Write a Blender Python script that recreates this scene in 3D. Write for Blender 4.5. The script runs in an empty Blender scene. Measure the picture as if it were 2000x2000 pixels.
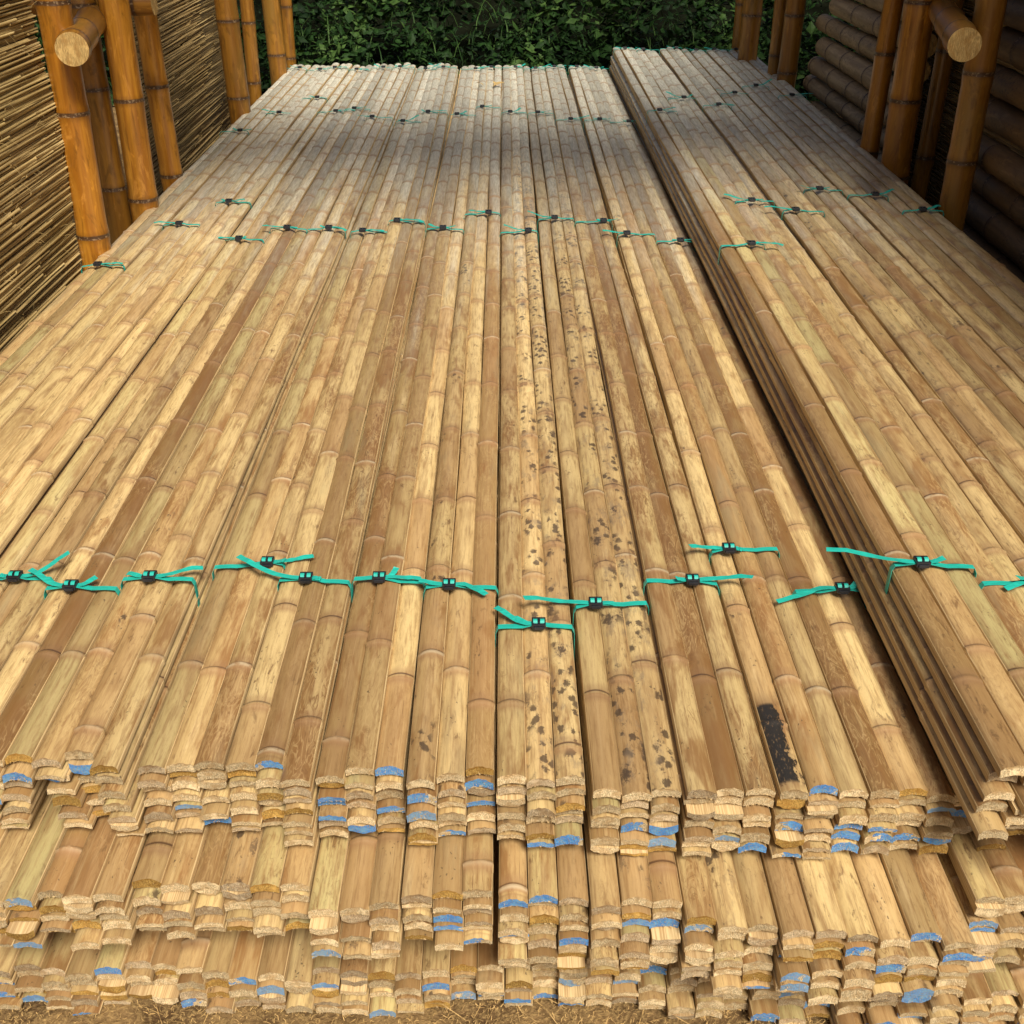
import bpy, math, random
from mathutils import Vector, Matrix
R = random.Random(7)
rad = math.radians
S = bpy.context.scene
COL = S.collection

# ------------------------------------------------------------------ helpers
def tag(o, label=None, cat=None, group=None, kind=None):
    if label: o['label'] = label
    if cat: o['category'] = cat
    if group: o['group'] = group
    if kind: o['kind'] = kind
    return o

def empty(name, loc, rz=0.0):
    o = bpy.data.objects.new(name, None); COL.objects.link(o)
    o.location = loc; o.rotation_euler = (0, 0, rz); o.empty_display_size = .05
    return o

class MB:
    """collects verts / faces / per-vertex attributes for one mesh"""
    def __init__(s): s.v = []; s.f = []; s.m = []; s.a = {}; s.sm = []
    def vert(s, p, **kw):
        i = len(s.v); s.v.append(tuple(p))
        for k, x in kw.items(): s.a.setdefault(k, {})[i] = x
        return i
    def face(s, idx, m=0, smooth=True): s.f.append(tuple(idx)); s.m.append(m); s.sm.append(smooth)
    def mesh(s, name, mats):
        me = bpy.data.meshes.new(name); me.from_pydata(s.v, [], s.f)
        for mt in mats: me.materials.append(mt)
        me.polygons.foreach_set('material_index', s.m)
        me.polygons.foreach_set('use_smooth', s.sm)
        for k, d in s.a.items():
            at = me.attributes.new(k, 'FLOAT', 'POINT')
            buf = [0.0] * len(s.v)
            for i, x in d.items(): buf[i] = x
            at.data.foreach_set('value', buf)
        me.update(); return me
    def build(s, name, mats, parent=None, loc=(0, 0, 0)):
        o = bpy.data.objects.new(name, s.mesh(name, mats)); COL.objects.link(o)
        o.location = loc
        if parent: o.parent = parent
        return o
    def box(s, c, h, m=0, rot=None):
        ids = []
        for sx in (-1, 1):
            for sy in (-1, 1):
                for sz in (-1, 1):
                    p = Vector((sx*h[0], sy*h[1], sz*h[2]))
                    if rot: p = rot @ p
                    ids.append(s.vert(Vector(c) + p))
        for q in ((0,1,3,2),(4,6,7,5),(0,4,5,1),(2,3,7,6),(0,2,6,4),(1,5,7,3)):
            s.face([ids[i] for i in q], m, False)

# ------------------------------------------------------------------ materials
class NT:
    def __init__(s, name):
        s.mat = bpy.data.materials.new(name); s.mat.use_nodes = True
        s.t = s.mat.node_tree; s.t.nodes.clear()
        s.out = s.n('ShaderNodeOutputMaterial'); s.b = s.n('ShaderNodeBsdfPrincipled')
        s.t.links.new(s.b.outputs[0], s.out.inputs[0])
    def n(s, ty, **kw):
        x = s.t.nodes.new(ty)
        for k, v in kw.items(): setattr(x, k, v)
        return x
    def put(s, sock, v):
        if v is None: return
        if isinstance(v, bpy.types.NodeSocket): s.t.links.new(v, sock)
        elif isinstance(v, tuple) and sock.type == 'RGBA' and len(v) == 3: sock.default_value = (*v, 1)
        else: sock.default_value = v
    def math(s, op, a, b=None, c=None, clamp=False):
        x = s.n('ShaderNodeMath', operation=op); x.use_clamp = clamp
        for i, v in enumerate((a, b, c)): s.put(x.inputs[i], v)
        return x.outputs[0]
    def vm(s, op, a, b=None):
        x = s.n('ShaderNodeVectorMath', operation=op); s.put(x.inputs[0], a); s.put(x.inputs[1], b)
        return x.outputs[0]
    def mix(s, f, a, b, mode='MIX'):
        x = s.n('ShaderNodeMix', data_type='RGBA', blend_type=mode)
        s.put(x.inputs[0], f); s.put(x.inputs[6], a); s.put(x.inputs[7], b)
        return x.outputs[2]
    def ss(s, v, lo, hi, a=0.0, b=1.0):
        x = s.n('ShaderNodeMapRange', interpolation_type='SMOOTHSTEP')
        for i, q in enumerate((v, lo, hi, a, b)): s.put(x.inputs[i], q)
        return x.outputs[0]
    def noise(s, vec, scale=1.0, detail=3.0, rough=.55, dist=0.0, color=False):
        x = s.n('ShaderNodeTexNoise'); s.put(x.inputs['Vector'], vec); s.put(x.inputs['Scale'], scale)
        x.inputs['Detail'].default_value = detail; x.inputs['Roughness'].default_value = rough
        x.inputs['Distortion'].default_value = dist
        return x.outputs['Color' if color else 'Fac']
    def vor(s, vec, scale=1.0, feat='F1', out='Distance', rnd=1.0):
        x = s.n('ShaderNodeTexVoronoi', feature=feat); s.put(x.inputs['Vector'], vec)
        s.put(x.inputs['Scale'], scale); x.inputs['Randomness'].default_value = rnd
        return x.outputs[out]
    def attr(s, name): return s.n('ShaderNodeAttribute', attribute_name=name).outputs['Fac']
    def obj(s, off=True):
        tc = s.n('ShaderNodeTexCoord').outputs['Object']
        s.info = s.n('ShaderNodeObjectInfo')
        if off:
            o = s.n('ShaderNodeCombineXYZ')
            s.put(o.inputs[0], s.math('MULTIPLY', s.info.outputs['Random'], 37.0))
            s.put(o.inputs[1], s.math('MULTIPLY', s.info.outputs['Random'], 91.0))
            s.put(o.inputs[2], s.math('MULTIPLY', s.info.outputs['Random'], 13.0))
            return tc, s.vm('ADD', tc, o.outputs[0])
        return tc, tc
    def bump(s, h, strength=.3, dist=.002):
        x = s.n('ShaderNodeBump'); x.inputs['Strength'].default_value = strength
        x.inputs['Distance'].default_value = dist; s.put(x.inputs['Height'], h)
        s.put(s.b.inputs['Normal'], x.outputs[0])
    def fin(s, col, rough=.6, spec=.5, **kw):
        s.put(s.b.inputs['Base Color'], col); s.put(s.b.inputs['Roughness'], rough)
        s.b.inputs['Specular IOR Level'].default_value = spec
        for k, v in kw.items(): s.put(s.b.inputs[k], v)
        return s.mat

def mat_skin():
    n = NT('bamboo_skin'); tc, P = n.obj()
    sep = n.n('ShaderNodeSeparateColor'); n.put(sep.inputs[0], n.info.outputs['Color'])
    spots, tone, stain = sep.outputs[0], sep.outputs[1], sep.outputs[2]
    marks = n.info.outputs['Alpha']
    seg, node = n.attr('seg'), n.attr('node')
    xyz = n.n('ShaderNodeSeparateXYZ'); n.put(xyz.inputs[0], tc)
    pale, brown, green = (.64, .475, .215), (.28, .165, .060), (.50, .415, .180)
    c = n.mix(n.ss(tone, .5, .95), n.mix(n.ss(tone, .02, .3), green, pale), brown)
    c = n.mix(n.ss(seg, .55, 1.0, 0, .7), c, (.36, .205, .085))
    c = n.mix(n.ss(seg, .3, 0.0, 0, .45), c, (.50, .365, .15))
    lg = n.noise(n.vm('MULTIPLY', P, (34, 3.4, 20)), 1, 5, .65, .5)
    c = n.mix(n.ss(lg, .45, .68, 0, .70), c, (.31, .185, .075))
    c = n.mix(n.ss(lg, .42, .28, 0, .5), c, (.70, .53, .27))
    # long streaks
    st = n.noise(n.vm('MULTIPLY', P, (210, 16, 60)), 1, 4, .65)
    c = n.mix(n.ss(st, .44, .70, 0, .62), c, (.24, .13, .048))
    st2 = n.noise(n.vm('MULTIPLY', P, (420, 3, 60)), 1, 2, .5)
    c = n.mix(n.ss(st2, .56, .70, 0, .2), c, (.64, .47, .24))
    ck = n.noise(n.vm('MULTIPLY', P, (520, 6, 90)), 1, 3, .7, .3)
    c = n.mix(n.ss(ck, .63, .70, 0, .7), c, (.13, .065, .025))
    ed = n.ss(n.math('ABSOLUTE', xyz.outputs[0]), .0155, .0195)
    c = n.mix(n.math('MULTIPLY', ed, n.ss(n.noise(n.vm('MULTIPLY', P, (40, 4, 20)), 1, 4, .7), .42, .60, 0, .55)), c, (.20, .11, .042))
    sg = n.noise(n.vm('MULTIPLY', P, (95, 26, 60)), 1, 6, .72, .4)
    sa = n.ss(n.noise(n.vm('MULTIPLY', P, (12, 2.6, 12)), 1, 3, .6), .42, .62)
    c = n.mix(n.math('MULTIPLY', n.ss(sg, .55, .66), n.math('MULTIPLY', sa, .80)), c, (.14, .075, .030))
    fine = n.noise(n.vm('MULTIPLY', P, (700, 160, 300)), 1, 3, .7)
    c = n.mix(n.ss(fine, .52, .75, 0, .3), c, (.26, .15, .06))
    # weathered blotches, worn areas
    bl = n.noise(n.vm('MULTIPLY', P, (24, 5.5, 20)), 1, 5, .62, .4)
    thr = n.math('SUBTRACT', .62, n.math('MULTIPLY', marks, .20))
    mk = n.ss(bl, thr, n.math('ADD', thr, .14))
    c = n.mix(n.math('MULTIPLY', n.math('MULTIPLY', mk, n.ss(st, .25, .55, .45, 1)), .80), c, (.25, .125, .042))
    # contour lines of peeled skin / water marks
    w = n.noise(n.vm('MULTIPLY', P, (70, 15, 40)), 1, 3, .5, 1.1)
    cf = n.math('ABSOLUTE', n.math('SUBTRACT', n.math('FRACT', n.math('MULTIPLY', w, 5.0)), .5))
    area = n.ss(n.noise(n.vm('MULTIPLY', P, (9, 2.4, 9)), 1, 2, .5), .46, .56)
    lf = n.math('MULTIPLY', n.math('MULTIPLY', n.ss(cf, .16, .0), area), marks, clamp=True)
    c = n.mix(n.math('MULTIPLY', lf, .50), c, (.60, .42, .19))
    lf2 = n.math('MULTIPLY', n.math('MULTIPLY', n.ss(cf, .38, .48), area), marks, clamp=True)
    c = n.mix(n.math('MULTIPLY', lf2, .75), c, (.20, .10, .036))
    # greenish grey mould bloom
    gm = n.ss(n.noise(n.vm('MULTIPLY', P, (14, 2.2, 14)), 1, 4, .6), .58, .75, 0, .40)
    c = n.mix(gm, c, (.25, .22, .13))
    # scattered little pits everywhere, dense black mould on some slats
    pv = n.vm('ADD', n.vm('MULTIPLY', P, (130, 90, 100)), n.vm('MULTIPLY', n.noise(n.vm('MULTIPLY', P, (240, 180, 200)), 1, 2, .5, 0, True), (.9, .9, .9)))
    pits = n.math('MULTIPLY', n.ss(n.vor(pv, 1.0), .22, .12), n.ss(n.noise(n.vm('MULTIPLY', P, (30, 12, 30)), 1, 1), .61, .66))
    c = n.mix(n.math('MULTIPLY', pits, .75), c, (.07, .045, .025))
    bv = n.vm('ADD', n.vm('MULTIPLY', P, (62, 44, 50)), n.vm('MULTIPLY', n.noise(n.vm('MULTIPLY', P, (160, 120, 120)), 1, 3, .7, 0, True), (.9, .9, .9)))
    big = n.math('MULTIPLY', n.ss(n.vor(bv, 1.0), .46, .30), n.ss(n.noise(n.vm('MULTIPLY', P, (20, 9, 20)), 1, 2), n.math('SUBTRACT', .76, n.math('MULTIPLY', spots, .32)), n.math('SUBTRACT', .80, n.math('MULTIPLY', spots, .28))))
    c = n.mix(n.math('MULTIPLY', big, n.math('MULTIPLY', n.ss(spots, .05, .3), .86)), c, (.065, .042, .026))
    c = n.mix(n.math('MULTIPLY', n.ss(spots, .3, .9, 0, .5), n.ss(n.noise(n.vm('MULTIPLY', P, (40, 16, 30)), 1, 5, .7), .52, .66)), c, (.20, .15, .10))
    b2 = n.vm('ADD', n.vm('MULTIPLY', P, (30, 15, 30)), n.vm('MULTIPLY', n.noise(n.vm('MULTIPLY', P, (130, 90, 100)), 1, 4, .75, 0, True), (1.1, 1.1, 1.1)))
    v2 = n.vor(b2, 1.0); g2 = n.math('MULTIPLY', n.ss(spots, .3, .8), n.ss(n.noise(n.vm('MULTIPLY', P, (9, 3, 9)), 1, 2), .50, .58))
    c = n.mix(n.math('MULTIPLY', n.math('MULTIPLY', n.ss(v2, .42, .16), g2), .6), c, (.19, .125, .072))
    c = n.mix(n.math('MULTIPLY', n.math('MULTIPLY', n.ss(v2, .27, .17), g2), .85), c, (.075, .05, .032))
    # one tar-black stain near the front end
    yb = n.ss(n.math('ABSOLUTE', n.math('SUBTRACT', xyz.outputs[1], .098)), .085, .075)
    sn = n.math('ADD', n.math('MULTIPLY', xyz.outputs[0], -22.0), n.noise(n.vm('MULTIPLY', P, (70, 40, 50)), 1, 4, .6))
    sm = n.math('MULTIPLY', n.math('MULTIPLY', yb, n.ss(sn, .26, .31)), n.ss(stain, .4, .6))
    halo = n.math('MULTIPLY', n.math('MULTIPLY', n.ss(n.math('ABSOLUTE', n.math('SUBTRACT', xyz.outputs[1], .098)), .12, .07), n.ss(sn, .08, .34)), n.ss(stain, .4, .6))
    c = n.mix(n.math('MULTIPLY', halo, .7), c, (.14, .075, .035))
    sm = n.math('MULTIPLY', sm, n.ss(n.noise(n.vm('MULTIPLY', P, (350, 120, 100)), 1, 3), .34, .44, .35, 1))
    c = n.mix(sm, c, (.022, .019, .016))
    # silvery sheen towards the far ends, painted into the skin colour
    sheen_y = n.math('ADD', xyz.outputs[1], n.math('MULTIPLY', n.math('SUBTRACT', n.noise(n.vm('MULTIPLY', P, (20, 1.2, 20)), 1, 4, .6), .5), 4.0))
    c = n.mix(n.ss(sheen_y, 1.6, 4.6, 0, .86), c, n.mix(n.ss(st, .35, .65), (.66, .655, .55), (.40, .385, .30)))
    # node band
    c = n.mix(n.ss(node, .06, .40, 0, .6), c, (.27, .15, .070))
    c = n.mix(n.math('MULTIPLY', n.ss(node, .45, .95, 0, .72), n.ss(n.noise(P, 90, 3), .30, .55)), c, (.50, .40, .25))
    dl = n.attr('nline'); c = n.mix(n.ss(dl, .3, .8, 0, .85), c, (.11, .055, .028))
    c = n.mix(sm, c, (.022, .019, .016))
    hs = n.n('ShaderNodeHueSaturation'); n.put(hs.inputs['Color'], c)
    n.put(hs.inputs['Value'], n.math('ADD', .74, n.math('MULTIPLY', n.info.outputs['Random'], .36)))
    h = n.math('ADD', n.math('MULTIPLY', st, .5), n.math('MULTIPLY', w, .25))
    n.bump(h, .35, .0012)
    rg = n.math('ADD', .34, n.math('MULTIPLY', n.noise(P, 30, 3), .22))
    return n.fin(hs.outputs[0], rg, .6)

def mat_cut():
    n = NT('bamboo_cut_side'); tc, P = n.obj()
    st = n.noise(n.vm('MULTIPLY', P, (500, 8, 700)), 1, 4, .6)
    c = n.mix(n.ss(st, .35, .68), (.66, .50, .26), (.40, .255, .11))
    c = n.mix(n.ss(n.noise(n.vm('MULTIPLY', P, (20, 3, 20)), 1, 3), .50, .68, 0, .7), c, (.27, .17, .08))
    n.bump(st, .4, .001)
    return n.fin(c, .75, .2)

def mat_end(name, blue=0.0, base=(.82, .65, .38)):
    n = NT(name); tc, P = n.obj()
    rn = n.info.outputs['Random']
    fib = n.noise(n.vm('MULTIPLY', P, (700, 60, 420)), 1, 4, .65)
    c = n.mix(n.ss(fib, .38, .64), base, tuple(x*.50 for x in base))
    c = n.mix(n.ss(n.noise(n.vm('MULTIPLY', P, (70, 30, 110)), 1, 3), .46, .66, 0, .7), c, tuple(x*y for x, y in zip(base, (.62, .52, .42))))
    x = n.n('ShaderNodeSeparateXYZ'); n.put(x.inputs[0], tc)
    zz = n.math('ADD', x.outputs[2], n.math('MULTIPLY', n.noise(n.vm('MULTIPLY', P, (160, 60, 160)), 1, 3), .008))
    c = n.mix(n.ss(zz, .0175, .0215, 0, .75), c, tuple(q*w for q, w in zip(base, (.50, .40, .30))))
    vf = n.noise(n.vm('MULTIPLY', P, (900, 60, 160)), 1, 3, .6)
    c = n.mix(n.ss(vf, .50, .66, 0, .65), c, tuple(q*w for q, w in zip(base, (.48, .38, .27))))
    c = n.mix(n.ss(n.noise(n.vm('MULTIPLY', P, (45, 30, 60)), 1, 2), .56, .70, 0, .6), c, tuple(min(1, q*1.18) for q in base))
    hs = n.n('ShaderNodeHueSaturation'); n.put(hs.inputs['Color'], c)
    n.put(hs.inputs['Value'], n.math('ADD', .72, n.math('MULTIPLY', n.math('FRACT', n.math('MULTIPLY', rn, 17.3)), .5)))
    c = hs.outputs[0]
    if blue:
        sh = n.math('MULTIPLY', n.math('SUBTRACT', n.math('FRACT', n.math('MULTIPLY', rn, 9.7)), .5), 30.0)
        d = n.math('ADD', n.noise(n.vm('MULTIPLY', P, (75, 20, 120)), 1, 4, .7), n.math('MULTIPLY', x.outputs[0], sh))
        msk = n.ss(d, .52 - blue*.3, .56 - blue*.3)
        msk = n.math('MULTIPLY', msk, n.ss(fib, .66, .50, .15, .95))
        pc = n.mix(n.ss(n.noise(n.vm('MULTIPLY', P, (90, 20, 160)), 1, 2), .4, .65), (.055, .25, .62), (.12, .36, .64))
        pc = n.mix(n.ss(n.math('FRACT', n.math('MULTIPLY', rn, 5.1)), .62, .9, 0, .55), pc, (.28, .40, .47))
        c = n.mix(msk, c, pc)
    n.bump(n.math('ADD', fib, vf), .9, .003)
    return n.fin(c, .85, .15)

def mat_pole(name, a, b, c3, rough=.38, spot=0.0):
    n = NT(name); tc, P = n.obj()
    node = n.attr('node'); seg = n.attr('seg')
    st = n.noise(n.vm('MULTIPLY', P, (60, 60, 2.5)), 1, 4, .6)
    c = n.mix(n.ss(st, .35, .68), a, b)
    c = n.mix(n.ss(n.noise(n.vm('MULTIPLY', P, (10, 10, 3)), 1, 4, .6), .48, .68, 0, .7), c, c3)
    c = n.mix(n.math('MULTIPLY', seg, .40), c, b)
    wr = n.noise(n.vm('MULTIPLY', P, (26, 26, 7)), 1, 5, .7, .8)
    c = n.mix(n.ss(wr, .54, .66, 0, .55), c, tuple(x*.42 for x in b))
    c = n.mix(n.ss(wr, .44, .34, 0, .45), c, tuple(min(1, x*1.25+.02) for x in a))
    vl = n.noise(n.vm('MULTIPLY', P, (34, 34, 9)), 1, 3, .6, .6)
    c = n.mix(n.ss(vl, .62, .68, 0, .4), c, tuple(min(1, x*1.35) for x in a))
    if spot:
        v = n.vor(n.vm('ADD', n.vm('MULTIPLY', P, (60, 60, 70)), n.vm('MULTIPLY', n.noise(P, 160, 2, .5, 0, True), (1.2, 1.2, 1.2))), 1.0)
        c = n.mix(n.math('MULTIPLY', n.ss(v, .34, .22), n.ss(n.noise(n.vm('MULTIPLY', P, (6, 6, 5)), 1, 2), .42, .55, 0, spot)), c, (.05, .035, .022))
    nd = n.math('MULTIPLY', node, n.math('ADD', .45, n.noise(P, 45, 4, .7)))
    c = n.mix(n.ss(nd, .06, .30, 0, .5), c, tuple(x*.45 for x in b))
    c = n.mix(n.ss(nd, .30, .85, 0, .92), c, (.060, .032, .018))
    c = n.mix(n.math('MULTIPLY', n.ss(node, .5, .9), n.ss(n.noise(P, 120, 2), .55, .62, 0, .5)), c, (.38, .27, .15))
    n.bump(n.math('ADD', st, n.math('MULTIPLY', vl, .4)), .25, .003)
    return n.fin(c, rough, .5)

def mat_simple(name, col, rough=.5, spec=.5, var=.25, scale=(40, 40, 40), metal=0.0, bump=0.0):
    n = NT(name); tc, P = n.obj()
    nz = n.noise(n.vm('MULTIPLY', P, scale), 1, 4, .6)
    c = n.mix(n.ss(nz, .3, .7), tuple(x*(1+var) for x in col), tuple(x*(1-var) for x in col))
    if bump: n.bump(nz, bump, .002)
    n.b.inputs['Metallic'].default_value = metal
    return n.fin(c, rough, spec)

def mat_cane():
    n = NT('split_cane'); tc, P = n.obj()
    t = n.attr('tone'); 
    c = n.mix(n.ss(t, .0, .5), (.34, .235, .088), (.45, .32, .13))
    c = n.mix(n.ss(t, .6, 1.0), c, (.56, .415, .18))
    st = n.noise(n.vm('MULTIPLY', P, (300, 5, 420)), 1, 4, .6)
    c = n.mix(n.ss(st, .42, .7, 0, .65), c, (.15, .09, .032))
    c = n.mix(n.ss(n.noise(n.vm('MULTIPLY', P, (3, 1.3, 4)), 1, 3), .45, .68, 0, .5), c, (.24, .17, .055))
    n.bump(st, .5, .002)
    return n.fin(c, .62, .35)

def mat_leaf():
    n = NT('leaf_green'); t = n.attr('tone')
    c = n.mix(n.ss(t, .0, .7), (.004, .013, .003), (.015, .042, .008))
    c = n.mix(n.ss(t, .75, 1.0), c, (.055, .105, .024))
    c = n.mix(n.ss(n.noise(n.n('ShaderNodeTexCoord').outputs['Object'], 35, 3), .4, .7, 0, .4), c, (.008, .022, .007))
    return n.fin(c, .6, .12)

def mat_ground():
    n = NT('dry_soil'); tc, P = n.obj(False)
    a = n.noise(P, 9, 6, .65); b = n.noise(P, 120, 4, .7); v = n.vor(P, 150)
    c = n.mix(n.ss(a, .35, .65), (.10, .058, .026), (.26, .165, .07))
    c = n.mix(n.ss(b, .45, .7, 0, .75), c, (.40, .27, .11))
    c = n.mix(n.ss(v, .30, .08, 0, .5), c, (.08, .05, .025))
    n.bump(n.math('ADD', n.math('MULTIPLY', a, 2), b), .8, .01)
    return n.fin(c, .95, .1)

M = dict(
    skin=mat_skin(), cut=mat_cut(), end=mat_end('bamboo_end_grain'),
    end_gold=mat_end('bamboo_end_golden', 0, (.60, .37, .10)),
    end_grey=mat_end('bamboo_end_weathered', 0, (.64, .50, .31)),
    blue=mat_end('blue_painted_end', 1.0), blue2=mat_end('half_painted_blue_end', .42),
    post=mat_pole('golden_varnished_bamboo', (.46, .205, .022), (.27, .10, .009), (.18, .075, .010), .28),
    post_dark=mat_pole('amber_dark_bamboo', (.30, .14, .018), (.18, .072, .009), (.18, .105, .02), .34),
    pole=mat_pole('grey_dry_bamboo', (.40, .29, .15), (.27, .185, .09), (.20, .135, .065), .6, .6),
    pole_spot=mat_pole('mottled_brown_bamboo', (.15, .092, .038), (.10, .058, .023), (.075, .045, .018), .6, .95),
    disc=mat_end('sawn_pole_end', 0, (.72, .49, .19)),
    teal=mat_simple('teal_strap_plastic', (.016, .37, .30), .38, .5, .14, (60, 300, 60)),
    black=mat_simple('black_buckle_plastic', (.012, .014, .018), .32, .5, .3),
    steel=mat_simple('zinc_bolt', (.45, .43, .38), .35, .5, .2, metal=.9),
    cane=mat_cane(), leaf=mat_leaf(), ground=mat_ground(),
    straw=mat_simple('dry_straw', (.38, .25, .10), .85, .1, .6, (70, 70, 70)),
    stone=mat_simple('grey_stone', (.20, .16, .12), .85, .2, .4, (30, 30, 30), bump=.8),
    leafdry=mat_simple('dry_leaf', (.36, .25, .10), .7, .2, .4, (90, 90, 90)),
    shade_roof=mat_simple('shade_roof_brown', (.16, .11, .06), .9, .1, .4, (4, 60, 4), bump=.5),
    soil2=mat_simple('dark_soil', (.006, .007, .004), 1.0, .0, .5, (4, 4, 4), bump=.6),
)

# ------------------------------------------------------------------ slats
W = .0405
TH = .018
LEN = 6.0
def slat_mesh(seed):
    r = random.Random(seed)
    mb = MB()
    hw = W/2; rise = r.uniform(.0045, .0085)
    nodes = []; y = r.uniform(.02, .3)
    while y < LEN-.05: nodes.append(y); y += r.uniform(.24, .33)
    ys = [(0.0, 0, 0, 0), (.0035, 0, 0, 0), (.012, 0, 0, 0)]   # y, node attr, bulge, darkline
    for yn in nodes:
        s = r.uniform(.55, 1.5); q = r.choice((.30, .5, .7, .95)); dk = r.choice((.4, .7, 1.0))
        ys += [(yn-.030, 0, 0, 0), (yn-.014, .28, .0004*s, 0), (yn-.0065, .55, .0012*s, 0), (yn-.003, q, .0026*s, 0), (yn+.0012, q, .0023*s, 0),
               (yn+.0040, .3, .0004*s, dk), (yn+.0085, .3, .0002*s, dk*.3), (yn+.016, .25, .0003*s, 0), (yn+.034, 0, 0, 0)]
    for q in range(1, 60): ys.append((q*.1, None, None, None))
    ys.append((LEN, 0, 0, 0)); ys.sort(key=lambda e: e[0])
    out = []
    for e in ys:                                  # drop filler loops that fall on a node
        if e[1] is None:
            if any(abs(e[0]-yn) < .05 for yn in nodes): continue
            e = (e[0], 0, 0, 0)
        if e[0] < 0 or e[0] > LEN: continue
        if out and e[0]-out[-1][0] < .0012: continue
        out.append(e)
    ph = [r.uniform(0, 6.28) for _ in range(6)]
    segr = [r.random() for _ in range(len(nodes)+2)]
    wj = [r.uniform(.965, 1.03) for _ in range(len(nodes)+2)]
    NU = 9
    rings = []
    tilt = r.uniform(-.03, .03)
    for (yy, na, bu, dl) in out:
        k = sum(1 for q in nodes if q <= yy)
        k0 = (nodes[k-1] if k else 0); k1 = nodes[k] if k < len(nodes) else LEN
        t = (yy-k0)/max(k1-k0, .01)
        wid = hw*((1-t)*wj[k]+t*wj[k+1]) + bu*.4
        env = min(1.0, yy/1.2)
        dx = env*(.0022*math.sin(yy*1.6+ph[0]) + .0012*math.sin(yy*4.3+ph[1]))
        dz = .0010*math.sin(yy*1.7+ph[2]) + .0007*math.sin(yy*6.1+ph[3])
        fl = 1.0
        row = []
        fr = .0013 if yy == 0.0 or yy == LEN else 0.0
        for i in range(NU):
            u = -1+2*i/(NU-1)
            x = u*wid
            z = TH + rise*(1-u*u) - rise + bu*(1-.25*u*u) + tilt*x + dz
            row.append(mb.vert((x+dx, yy+r.uniform(-fr, fr), z), node=na, seg=segr[k], nline=dl))
        be = .0013
        for i, u in enumerate((1, .55, 0, -.55, -1)):
            x = u*(wid+.0005)
            z = rise*.7*(1-u*u) + tilt*x + dz - .0005
            if i == 0: row.append(mb.vert((wid+be*.7+dx, yy+r.uniform(-fr, fr), TH-rise-be+tilt*x+dz), node=na, seg=segr[k]))
            row.append(mb.vert((x+dx, yy+r.uniform(-fr, fr), z), node=na, seg=segr[k]))
            if i == 4: row.append(mb.vert((-wid-be*.7+dx, yy+r.uniform(-fr, fr), TH-rise-be+tilt*x+dz), node=na, seg=segr[k]))
        rings.append(row)
    n = len(rings[0])
    for a, b in zip(rings, rings[1:]):
        for i in range(n):
            j = (i+1) % n
            mb.face((a[i], a[j], b[j], b[i]), 0 if i < NU-1 else 1, True)
    # end caps get their own verts so their edge stays crisp
    for row, flip in ((rings[0], True), (rings[-1], False)):
        ids = [mb.vert(mb.v[i]) for i in row]
        top = ids[:NU]; right = ids[NU]; bot = ids[NU+1:NU+6]; left = ids[NU+6]
        bt = bot[::-1]
        faces = []
        for i in range(4):
            faces.append((top[2*i], bt[i], bt[i+1], top[2*i+2], top[2*i+1]))
        faces.append((top[-1], bot[0], right)); faces.append((top[0], left, bt[0]))
        for f in faces: mb.face(f[::-1] if not flip else f, 2, False)
    for _ in range(26):
        x = r.uniform(-hw*.9, hw*.9); u = x/hw
        zb = rise*.7*(1-u*u) if r.random() < .75 else r.uniform(.004, TH-rise)
        l = r.uniform(.0008, .0034); w2 = r.uniform(.00025, .0006)
        p0 = Vector((x, .0006, zb+.0008)); p1 = p0+Vector((r.uniform(-.0012, .0012), -r.uniform(.0004, .0022), -l))
        a = mb.vert(p0+Vector((w2, 0, 0))); b = mb.vert(p0-Vector((w2, 0, 0))); c = mb.vert(p1)
        mb.face((a, b, c), 1, False)
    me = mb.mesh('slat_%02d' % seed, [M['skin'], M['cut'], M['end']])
    me.set_sharp_from_angle(angle=rad(38))
    return me
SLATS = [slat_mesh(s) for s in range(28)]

# ------------------------------------------------------------------ straps
def ribbon(mb, pts, wdir, w, t=.0006, m=0):
    """flat band through pts, width along wdir (per point or one), thickness t"""
    rings = []
    for i, p in enumerate(pts):
        a = Vector(pts[max(i-1, 0)]); b = Vector(pts[min(i+1, len(pts)-1)])
        tg = (b-a).normalized()
        wd = Vector(wdir[i] if isinstance(wdir, list) else wdir); wd = (wd - tg*wd.dot(tg)).normalized()
        nn = tg.cross(wd)
        p = Vector(p)
        rings.append([mb.vert(p+wd*w/2+nn*t/2), mb.vert(p-wd*w/2+nn*t/2), mb.vert(p-wd*w/2-nn*t/2), mb.vert(p+wd*w/2-nn*t/2)])
    for a, b in zip(rings, rings[1:]):
        for i in range(4):
            j = (i+1) % 4
            mb.face((a[i], a[j], b[j], b[i]), m, False)
    mb.face(rings[0][::-1], m, False); mb.face(rings[-1], m, False)

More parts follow.
